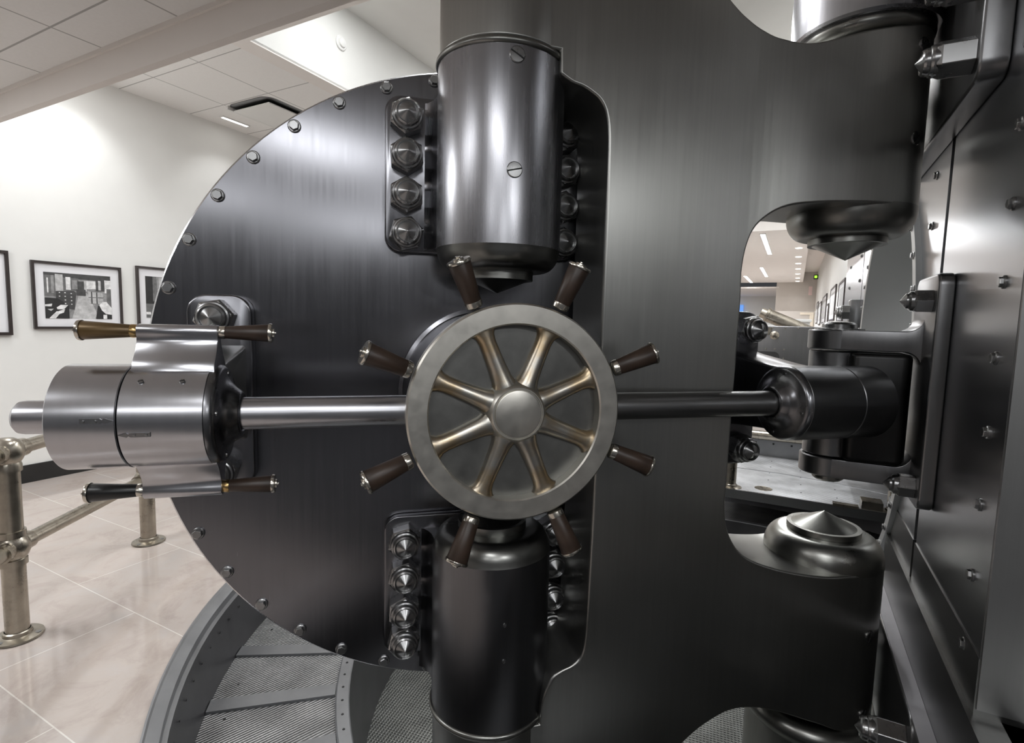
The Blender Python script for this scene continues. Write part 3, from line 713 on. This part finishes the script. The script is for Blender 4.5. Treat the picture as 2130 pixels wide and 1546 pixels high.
# ceilings
S('ceiling', boxes([(-6, 1.66, WV + .01, 6.2, 3.03, 3.06), (-6, VS - .01, -5, WV + .01, 3.03, 3.06)], 'tiles_near'))
S('trim_1', box(1.655, 1.70, WV + .005, 6.2, 2.866, 3.84, 'fascia'))
S('trim_2', box(1.640, 1.656, WV + .005, 6.2, 3.008, 3.03, 'fascia'))
S('ceiling_tiles', box(1.70, 10, 4.30, 6.2, 3.84, 3.86, 'tiles_far'))
C0, C1, CW0, CW1, CZ = 3.05, 9.2, -.35, 4.12, 4.63
S('ceiling_border', boxes([(1.70, C0, -3.5, 4.30, 3.84, 3.87), (C0, 10, CW1, 4.30, 3.84, 3.87), (C0, 10, -5, CW0, 3.84, 3.87), (C1, 10, CW0, CW1, 3.84, 3.87)], 'fascia_light') if 'fascia_light' in M else boxes([(1.70, C0, -3.5, 4.30, 3.84, 3.87), (C0, 10, CW1, 4.30, 3.84, 3.87), (C0, 10, -5, CW0, 3.84, 3.87), (C1, 10, CW0, CW1, 3.84, 3.87)], 'ceil'))
S('ceiling_coffer', boxes([(C0 - .03, C0, CW0, CW1, 3.85, CZ), (C1, C1 + .03, CW0, CW1, 3.85, CZ), (C0, C1, CW1, CW1 + .03, 3.85, CZ), (C0, C1, CW0 - .03, CW0, 3.85, CZ), (C0, C1, CW0, CW1, CZ, CZ + .03)], 'wall'))
# far hall
S('ceiling_hall', box(10, 21.4, -.10, 6.2, 3.20, 3.24, 'ceil'))
S('trim_3', box(9.98, 10.0, -.75, 6.2, 3.20, 3.86, 'ceil'))
S('trim_4', box(10, 21.4, -.12, -.10, 3.20, 3.55, 'fascia'))
S('ceiling_side', box(10, 23, -.75, -.12, 3.55, 3.6, 'fascia'))
S('wall_back', box(21.4, 21.5, -.7, .70, 0, 3.6, 'wall_far'))
S('ceiling_end', box(21.4, 27, .62, 6.2, 3.0, 3.05, 'ceil'))
S('wall_end', box(27, 27.1, .0, 6.2, 0, 3.0, 'wall'))
S('window_1', box(26.9, 26.99, 2.2, 2.95, 1.2, 2.6, M['blue'] if 'blue' in M else emit('daylight_window', (.10, .25, .62), 1.1)))

def lamp(label, v0, v1, w0, w1, z, group, mat='lamp', name='linear_light', cat='ceiling light'):
    t_ = thing(name, label, cat, ROOM, ((v0 + v1) / 2, (w0 + w1) / 2, z), group=group)
    fr = .012
    part('housing', boxes([(v0 - fr, v1 + fr, w0 - fr, w0, z - .014, z - .001), (v0 - fr, v1 + fr, w1, w1 + fr, z - .014, z - .001), (v0 - fr, v0, w0, w1, z - .014, z - .001), (v1, v1 + fr, w0, w1, z - .014, z - .001)], 'white'), t_)
    part('diffuser', box(v0, v1, w0, w1, z - .010, z - .001, mat), t_)
    return t_
lamp('small lit slot light in the tiled ceiling above the framed photographs', 4.01, 4.33, 5.90, 5.945, 3.84, None)
lamp('long lit light in the raised ceiling above the vault door', 3.72, 3.79, 2.2, 3.60, CZ, None)
lamp('nearest long lit strip in the far hall ceiling', 10.25, 13.1, .57, .645, 3.2, None)
lamp('second lit strip further along the far hall ceiling', 15.9, 18.8, .88, .96, 3.2, None)
lamp('slanting lit strip at the far left end of the hall ceiling', 18.4, 21.2, 1.47, 1.56, 3.2, None)
dn = [12.3, 13.8, 15.2, 16.6, 18.1, 19.6, 20.9]
words = ['nearest', 'second nearest', 'third', 'middle', 'fifth', 'second farthest', 'farthest']
DL = lathe([(0, .002), (.05, .002), (.053, 0), (.058, -.002), (.06, .002), (.06, .006), (0, .006)], ['lamp_soft'], seg=24)
for v_, wd in zip(dn, words):
    solo('downlight', DL, ROOM, '%s small round downlight in the row along the far hall ceiling' % wd, 'downlight', (v_, .05, 3.192), group='downlights in the far hall')

# air vent with a dropped panel
vt = thing('ceiling_vent', 'square air diffuser with a dropped centre panel in the tiled ceiling', 'air vent', ROOM, (4.2, 5.25, 3.84))
part('vent_frame', prism(rrect(3.83, 4.52, 4.93, 5.60, .12), 3.834, 3.842, 'bracket'), vt)
part('vent_rim', boxes([(3.84, 4.53, 5.57, 5.60, 3.80, 3.845), (4.50, 4.53, 4.95, 5.60, 3.80, 3.845)], 'white'), vt)
part('vent_panel', box(3.91, 4.5, 5.00, 5.57, 3.80, 3.812, 'white', bevel=.003), vt)

# smoke sounder on the coffer side
sd = thing('smoke_detector', 'small round white detector on the wall of the raised ceiling', 'smoke detector', ROOM, (4.06, CW1, 4.26))
part('base', lathe([(0, 0), (.068, 0), (.068, .010), (.06, .016), (0, .016)], 'white', seg=40), sd, (4.05, CW1, 4.27), (0, -1, 0))
part('dome', lathe([(0, .016), (.046, .016), (.040, .032), (.02, .040), (0, .042)], 'white', seg=40), sd, (4.05, CW1, 4.27), (0, -1, 0))

# framed photographs on the left wall ------------------------------------
def framed(label, v0, v1, z0, z1, fw=.022, mw=.075, pic=None, group='framed photographs on the left wall', y=6.2, sgn=-1, deep=.03):
    t_ = thing('framed_photograph', label, 'framed picture', ROOM, ((v0 + v1) / 2, y + sgn * .012, z0), group=group)
    y0, y1 = sorted((y + sgn * .002, y + sgn * deep))
    part('frame', boxes([(v0, v1, y0, y1, z1 - fw, z1), (v0, v1, y0, y1, z0, z0 + fw), (v0, v0 + fw, y0, y1, z0 + fw, z1 - fw), (v1 - fw, v1, y0, y1, z0 + fw, z1 - fw)], 'frame'), t_)
    ya, yb = sorted((y + sgn * .004, y + sgn * .014))
    part('mount', box(v0 + fw, v1 - fw, ya, yb, z0 + fw, z1 - fw, 'mat'), t_)
    if pic:
        a0, a1, b0, b1 = pic[:4]
        bm = bmesh.new(); mats = ['p0', 'p1', 'p2', 'p3', 'p4', 'p5']; yy = y + sgn * .0150
        def quad(pts, mi, lift):
            f = bm.faces.new([bm.verts.new((a0 + (a1 - a0) * x, yy + sgn * lift, b1 - (b1 - b0) * yq)) for x, yq in pts]); f.material_index = mi
        quad([(0, 0), (1, 0), (1, 1), (0, 1)], pic[4], 0)
        for i, (mi, pts) in enumerate(pic[5]): quad(pts, mi, .00012 * (i + 1))
        part('print', finish('print', bm, mats), t_)
    return t_
def rc(x0, y0, x1, y1): return [(x0, y0), (x1, y0), (x1, y1), (x0, y1)]
office = [(4, [(.38, 1), (.50, .45), (.58, .38), (.64, .45), (.80, 1)]), (1, rc(0, 0, 1, .12)), (2, rc(0, .06, .16, .52)), (4, rc(.16, .03, .27, .40)), (3, rc(.10, .06, .14, .45)), (5, rc(.04, .12, .06, .44)),
          (2, rc(.27, .10, .50, .38)), (5, rc(.31, .08, .38, .36)), (3, rc(.40, .14, .48, .34)), (1, rc(.48, .16, .58, .36)), (5, rc(.62, .14, .76, .32)), (4, rc(.58, .14, .62, .38)), (1, rc(.76, .10, .90, .36)), (4, rc(.80, .12, .84, .34)), (5, rc(.90, .10, 1, .40)), (2, rc(.93, .30, 1, .80)),
          (1, [(.16, .40), (.42, .38), (.46, .42), (.42, .80), (.33, .78), (.16, .62)]), (1, rc(.46, .34, .60, .48)), (4, [(.63, .37), (.86, .40), (.88, .66), (.64, .64)]), (1, rc(.68, .38, .70, .65)), (1, rc(.76, .39, .78, .65)), (2, rc(.64, .50, .87, .52)), (3, rc(.63, .33, .74, .37)),
          (0, [(0, .55), (.18, .56), (.34, .70), (.34, 1), (0, 1)]), (5, [(.0, .70), (.10, .68), (.09, .74), (0, .74)]), (5, [(.06, .98), (.16, .84), (.22, .86), (.14, 1), (.05, 1)]), (5, [(.16, .76), (.22, .70), (.33, .70), (.26, .80), (.17, .80)]), (4, [(.03, .80), (.12, .79), (.08, .84)]),
          (5, [(.18, .84), (.28, .79), (.26, .87), (.20, .90)]), (0, [(.78, .70), (.90, .62), (1, .80), (1, 1), (.74, 1)]), (5, [(.80, .68), (.86, .60), (.92, .60), (1, .74), (1, .90), (.90, .88), (.84, .80)]), (5, rc(.86, .90, .92, 1)),
          (5, rc(.20, .42, .22, .44)), (5, rc(.28, .42, .30, .44)), (5, rc(.37, .43, .39, .45)), (5, rc(.20, .50, .22, .52)), (5, rc(.28, .50, .30, .52)), (5, rc(.37, .51, .39, .53)), (5, rc(.28, .58, .30, .60)), (5, rc(.37, .59, .39, .61)), (5, rc(.28, .66, .30, .68)), (5, rc(.37, .67, .39, .69))]
site = [(0, rc(0, 0, .13, 1)), (2, [(.13, .0), (.2, .0), (.24, 1), (.13, 1)]), (4, rc(.24, .02, .6, .5)), (1, rc(.30, .05, .315, .5)), (1, rc(.42, .05, .435, .5)), (1, rc(.26, .16, .6, .18)), (1, rc(.26, .30, .6, .32)), (1, rc(.26, .42, .6, .44)), (0, rc(0, .60, .5, .66)), (2, rc(.0, .66, .6, 1)), (5, rc(0, .86, .08, .92))]
framed('black-framed photograph of an old office with filing cabinets and paper-strewn desks', 2.292, 3.028, 1.421, 2.048, pic=(2.382, 2.930, 1.520, 1.950, 3, office))
framed('black-framed photograph partly hidden behind the edge of the round vault door', 3.173, 3.92, 1.445, 2.085, pic=(3.262, 3.83, 1.54, 1.985, 3, site))
framed('black-framed picture cut off by the left edge of the view', 1.30, 2.137, 1.366, 2.108, fw=.026, pic=(1.42, 2.00, 1.5, 1.98, 3, site))

# hall wall pictures
pics = [(8.35, 9.45, 1.70, 2.28), (10.2, 11.7, 1.74, 2.33), (8.6, 9.6, 1.05, 1.60), (10.2, 11.2, 1.10, 1.65), (12.2, 12.9, 1.62, 2.10), (13.2, 15.0, 1.72, 2.35), (12.4, 13.6, 1.05, 1.50), (15.8, 17.2, 1.7, 2.3), (18.2, 19.4, 1.75, 2.4)]
wd = ['nearest of the upper row, just past the vault', 'second of the upper row', 'nearest of the lower row', 'second of the lower row', 'small third one of the upper row', 'wide fourth one of the upper row', 'third of the lower row', 'fifth of the upper row', 'farthest of the upper row']
for (a, b_, c_, d_), ww in zip(pics, wd):
    framed('picture on the far hall wall, ' + ww, a, b_, c_, d_, fw=.03, group='pictures on the far hall wall', y=-.55, sgn=1, deep=.022, pic=(a + .2, b_ - .2, c_ + .1, d_ - .1, 4, []))

# exit sign, door at the end of the hall
ex = thing('exit_sign', 'tiny lit green sign mounted on the far hall wall near the ceiling', 'exit sign', ROOM, (20.6, -.5, 3.1))
part('sign_box', box(20.55, 20.75, -.548, -.42, 3.24, 3.38, 'black'), ex)
part('lit_panel', box(20.54, 20.547, -.515, -.44, 3.27, 3.35, emit('green_glow', (.35, .9, .05), 1.6)), ex)
nb = solo('wall_notice', box(21.385, 21.398, -.42, -.31, 2.75, 3.05, plain('pink_paper', (.80, .62, .60), .8)), ROOM, 'pale pink notice on the end wall below the green sign', 'notice')
S('door_1', boxes([(21.36, 21.40, -.52, -.40, 0, 2.15), (21.36, 21.40, -.40, -.1, 2.07, 2.15)], plain('cream_door', (.78, .70, .58), .5)))
# white low partition
lp = thing('low_partition', 'plain white chest-high partition across the far hall', 'partition', ROOM, (9.95, 1.6, 0))
part('panel', box(9.9, 10.0, -.2, 3.6, 0, 1.70, 'white'), lp)
part('top_rail', box(9.86, 10.04, -.22, 3.62, 1.70, 1.745, 'white', bevel=.005), lp)

# deck across the pit on the far side of the opening
deck = thing('lift_deck', 'pale ribbed steel deck plate bridging the pit beyond the hinge post', 'deck', ROOM, (6.4, -.2, -.05))
part('deck_plate', box(5.56, 7.9, -1.3, .62, -.05, .0, 'deck', bevel=.003), deck, (0, 0, .006))
part('front_edge', box(5.535, 5.56, -1.3, .62, -.075, .012, 'stainless'), deck)
part('hinge_block', boxes([(5.545, 5.70, -.78, -.62, .007, .085), (5.53, 5.60, -.60, -.40, .007, .03)], 'nickel'), deck)
part('hand_hole', lathe([(0, .0072), (.075, .0072), (.078, .0085), (.082, .0072)], 'nickel', seg=32), deck, (5.75, .18, 0))
for v_ in (5.8, 6.1, 6.4, 6.7, 7.0):
    for w_ in (-.45, -.15, .15):
        part('rivet', RIV, deck, (v_, w_, .0065), (0, 0, 1))
kp = thing('kick_plate', 'low grey steel kick plate with dark rivets along the back of the deck', 'kick plate', ROOM, (7.28, 0, 0))
part('plate', box(7.26, 7.285, -.45, .9, .008, .21, 'curb'), kp)
for w_ in (.35, .15, -.05, -.25): part('rivet', lathe([(0, 0), (.012, 0), (.009, .006), (0, .006)], 'gap', seg=12), kp, (7.26, w_, .165), (-1, 0, 0))

# steel cabinet with knobs
cabn = thing('control_cabinet', 'grey steel cabinet with two round knobs and a riveted border', 'cabinet', ROOM, (8.2, .1, 0))
part('body', prism(rrect(-.53, .50, .62, 1.62, .07), 8.0, 8.4, 'bracket', lambda x, y, h: (h, x, y), bevel=.008), cabn)
part('pedestal', box(8.05, 8.35, -.5, .1, 0, .63, 'bracket'), cabn)
part('round_plate', lathe([(0, 0), (.058, 0), (.055, .01), (0, .01)], 'nickel', seg=32), cabn, (8.0, .395, 1.50), (-1, 0, 0))
part('knob', lathe([(0, 0), (.056, 0), (.056, .012), (.040, .020), (.036, .055), (.026, .06), (0, .06)], 'nickel', seg=32), cabn, (8.0, .245, 1.495), (-1, 0, 0))
part('key_plate', prism([(-.05, .04), (.05, .04), (.045, -.01), (.02, -.06), (-.02, -.06), (-.045, -.01)], 0, .012, 'nickel', lambda x, y, h: (8.0 - h, .33 + x, 1.56 + y)), cabn)
CR = lathe([(0, 0), (.012, 0), (.009, .008), (0, .008)], 'ferrule', seg=12)
for w_, z in [(.42 - .15 * i, 1.595) for i in range(7)] + [(.46, 1.54), (.465, 1.43)] + [(.45 - .11 * i, 1.31) for i in range(4)] + [(.12, 1.19)]:
    part('rivet', CR, cabn, (8.0, w_, z), (-1, 0, 0))
part('recess_shade', prism(rrect(.17, .5, .9, 1.275, .07), 0, .01, 'pit', lambda x, y, h: (7.998 - h, x, y)), cabn)  # raised dark plate, the shade of a recess put into its colour

# ------------------------------------------------------------------ pipe railings
PR = .047
def tube_mesh(p0, p1, r, mat='nickel', seg=28):
    d = Vector(p1) - Vector(p0); l = d.length
    return lathe([(r, 0), (r, l)], mat, seg=seg), p0, d
def rail_post(t_, x, y, top=.925, mid_=.455, rails_t=(), base=True):
    part('post', lathe([(PR, .015), (PR, top - .04)], 'nickel', seg=32), t_, (x, y, 0))
    fl = part('foot_flange', lathe([(0, 0), (.098, 0), (.101, .004), (.099, .012), (.07, .016), (.058, .020), (.056, .036), (.050, .040)], 'nickel', seg=40, sharp=40), t_, (x, y, 0))
    for a in (20, 140, 260): subpart('screw', lathe([(0, .0125), (.012, .0125), (.012, .016), (0, .017)], 'bolt', seg=14), fl, (.08 * math.cos(R(a)), .08 * math.sin(R(a)), 0))
    def ball(z, lo, hi): return lathe([(PR, z - lo), (.056, z - lo), (.056, z - lo + .03), (.052, z - .052), (.060, z - .040), (.068, z - .02), (.070, z), (.068, z + .02), (.060, z + .040), (.052, z + .052)] + ([(.056, z + hi - .03), (.056, z + hi), (PR, z + hi)] if hi else [(.03, z + .064), (0, z + .068)]), 'nickel', seg=36, sharp=40)
    part('top_joint', ball(top, .095, 0), t_, (x, y, 0)); part('mid_joint', ball(mid_, .085, .085), t_, (x, y, 0))
def rail_run(t_, a, b_, z, r=.034):
    a, b_ = Vector((*a, z)), Vector((*b_, z)); d = (b_ - a).normalized()
    a2, b2 = a + d * .055, b_ - d * .055
    me, p, dd = tube_mesh(a2, b2, r); pr = part('rail', me, t_, a2, dd)
    s_ = lathe([(r, 0), (r + .010, 0), (r + .011, .03), (r + .010, .055), (r, .055)], 'nickel', seg=28, sharp=40)
    subpart('socket', s_, pr, (0, 0, -.008)); subpart('socket', s_, pr, (0, 0, (b2 - a2).length - .047))
W0 = Frame((0, 0, 0), 0)
rl = thing('pipe_railing', 'worn nickel pipe railing with ball joints standing on the stone floor at left', 'railing', W0, (-2.45, 3.0, 0))
pts_ = [(-2.02, 1.40), (-2.388, 2.476), (-2.512, 3.60), (-2.28, 4.70)]
for x, y in pts_: rail_post(rl, x, y)
for a, b_ in zip(pts_, pts_[1:]):
    rail_run(rl, a, b_, .925); rail_run(rl, a, b_, .455)
def rw(v_, w_): p = ROOM.m @ Vector((v_, w_, 0)); return (p.x, p.y)
rl2 = thing('pipe_railing', 'worn pipe railing posts on the deck seen through the crane window', 'railing', W0, (*rw(5.9, -.7), 0))
for v_, w_ in ((5.62, -.86), (7.04, -.82)):
    rail_post(rl2, *rw(v_, w_))
rail_post(rl2, *rw(5.64, .47))
rl3 = thing('pipe_barrier', 'horizontal worn brass-toned tube above the kick plate behind the deck', 'rail', W0, (*rw(7.2, .2), .3))
a, b_ = Vector((*rw(7.2, .8), .27)), Vector((*rw(7.2, -.45), .27)); me, p, dd = tube_mesh(a, b_, .055); part('tube', me, rl3, a, dd)
for q in (.8, -.45):
    p = rw(7.2, q); part('stub', lathe([(.02, 0), (.02, .25)], 'nickel', seg=16), rl3, (p[0], p[1], 0))
tb = thing('tilted_tube', 'slanting capped nickel tube rising behind the grey cabinet', 'tube', ROOM, (8.6, .3, 1.2))
a, b_ = Vector((8.6, .36, 1.77)), Vector((8.6, -.35, 1.46)); me, p, dd = tube_mesh(a, b_, .095); part('tube', me, tb, a, dd)
part('cap', lathe([(0, -.11), (.07, -.11), (.075, -.04), (.108, -.035), (.108, .0), (.095, .004)], 'nickel', seg=32), tb, a, dd)
part('support', box(8.57, 8.63, -.36, -.26, 0, 1.42, 'bracket'), tb)

# ------------------------------------------------------------------ light
def area(v_, w_, z, sv, sw, power, col=(.97, .985, 1), aim=(0, 0, -1), name='fixture_and_fill'):  # serves the modelled fixtures and the added fill lights
    d = bpy.data.lights.new(name, 'AREA'); d.shape = 'RECTANGLE'; d.size = sv; d.size_y = sw; d.energy = power; d.color = col
    o = bpy.data.objects.new(name, d); COL.objects.link(o)
    o.matrix_world = ROOM.m @ Matrix.Translation((v_, w_, z)) @ Vector(aim).normalized().to_track_quat('-Z', 'Y').to_matrix().to_4x4()
    return o
def spot(v_, w_, z, aim, power, ang=70, blend=.8, r=.05, col=(.98, .99, 1)):
    d = bpy.data.lights.new('wall_washer', 'SPOT'); d.energy = power; d.spot_size = R(ang); d.spot_blend = blend; d.shadow_soft_size = r; d.color = col
    o = bpy.data.objects.new('wall_washer', d); COL.objects.link(o)
    o.matrix_world = ROOM.m @ Matrix.Translation((v_, w_, z)) @ Vector(aim).normalized().to_track_quat('-Z', 'Y').to_matrix().to_4x4()
area(3.755, 2.9, CZ - .02, .10, 1.4, 28)
area(6.2, 1.8, CZ - .02, .15, 3.0, 105)
area(7.6, .3, CZ - .02, 2.0, .15, 70)  # extra light added to brighten the deck
for v_, w_, e in ((-.95, -.35, 28), (-1.2, 2.2, 22), (-1.2, -3.2, 65), (-3.6, -.7, 38), (-3.6, -3.2, 65), (-.2, 4.6, 66)):  # unseen lights, most added to brighten the steel and near ceiling
    area(v_, w_, 3.015, .16, 1.25, e)
area(2.2, 2.2, 3.82, .2, 1.2, 28); area(2.2, 5.1, 3.82, .2, 1.2, 26)  # added fill, out of sight behind the fascia
area(11.7, .605, 3.19, 2.8, .07, 115); area(17.3, .92, 3.19, 2.8, .07, 105); area(19.8, 1.52, 3.19, 2.8, .07, 70)
area(24, 3, 2.95, 2, 2, 70)
for v_ in (2.62, 4.15, 5.75): spot(v_, 5.55, 3.80, (0, .55, -1), 25, ang=82)
for v_ in dn: spot(v_, .05, 3.18, (0, 0, -1), 12, ang=110)
world = bpy.data.worlds.new('World'); SC.world = world; world.use_nodes = True
world.node_tree.nodes['Background'].inputs[0].default_value = (.9, .93, 1, 1); world.node_tree.nodes['Background'].inputs[1].default_value = .05

# ------------------------------------------------------------------ camera
cd = bpy.data.cameras.new('camera'); cam = bpy.data.objects.new('camera', cd); COL.objects.link(cam); SC.camera = cam
cd.sensor_fit = 'HORIZONTAL'; cd.sensor_width = 36; cd.lens = 36 * 1110 / 2130; cd.clip_start = .05; cd.clip_end = 200
p_ = R(5.4); ro = math.atan(287 / 11700)
Fv = Vector((0, math.cos(p_), -math.sin(p_))); Rv = Vector((1, 0, 0)); Uv = Rv.cross(Fv)
R2 = math.cos(ro) * Rv + math.sin(ro) * Uv; U2 = -math.sin(ro) * Rv + math.cos(ro) * Uv
cam.matrix_world = Matrix(((R2.x, U2.x, -Fv.x, 0), (R2.y, U2.y, -Fv.y, 0), (R2.z, U2.z, -Fv.z, 1.6), (0, 0, 0, 1)))

SC.view_settings.view_transform = 'Standard'; SC.view_settings.look = 'None'
SC.view_settings.exposure = 0.0; SC.view_settings.gamma = 1.0; SC.view_settings.use_curve_mapping = False
SC.render.engine = 'CYCLES'
SC.cycles.use_denoising = True
SC.cycles.max_bounces = 6; SC.cycles.glossy_bounces = 4; SC.cycles.diffuse_bounces = 4
SC.cycles.use_adaptive_sampling = True; SC.cycles.adaptive_threshold = .02
SC.cycles.caustics_reflective = False; SC.cycles.caustics_refractive = False
SC.cycles.sample_clamp_indirect = 4
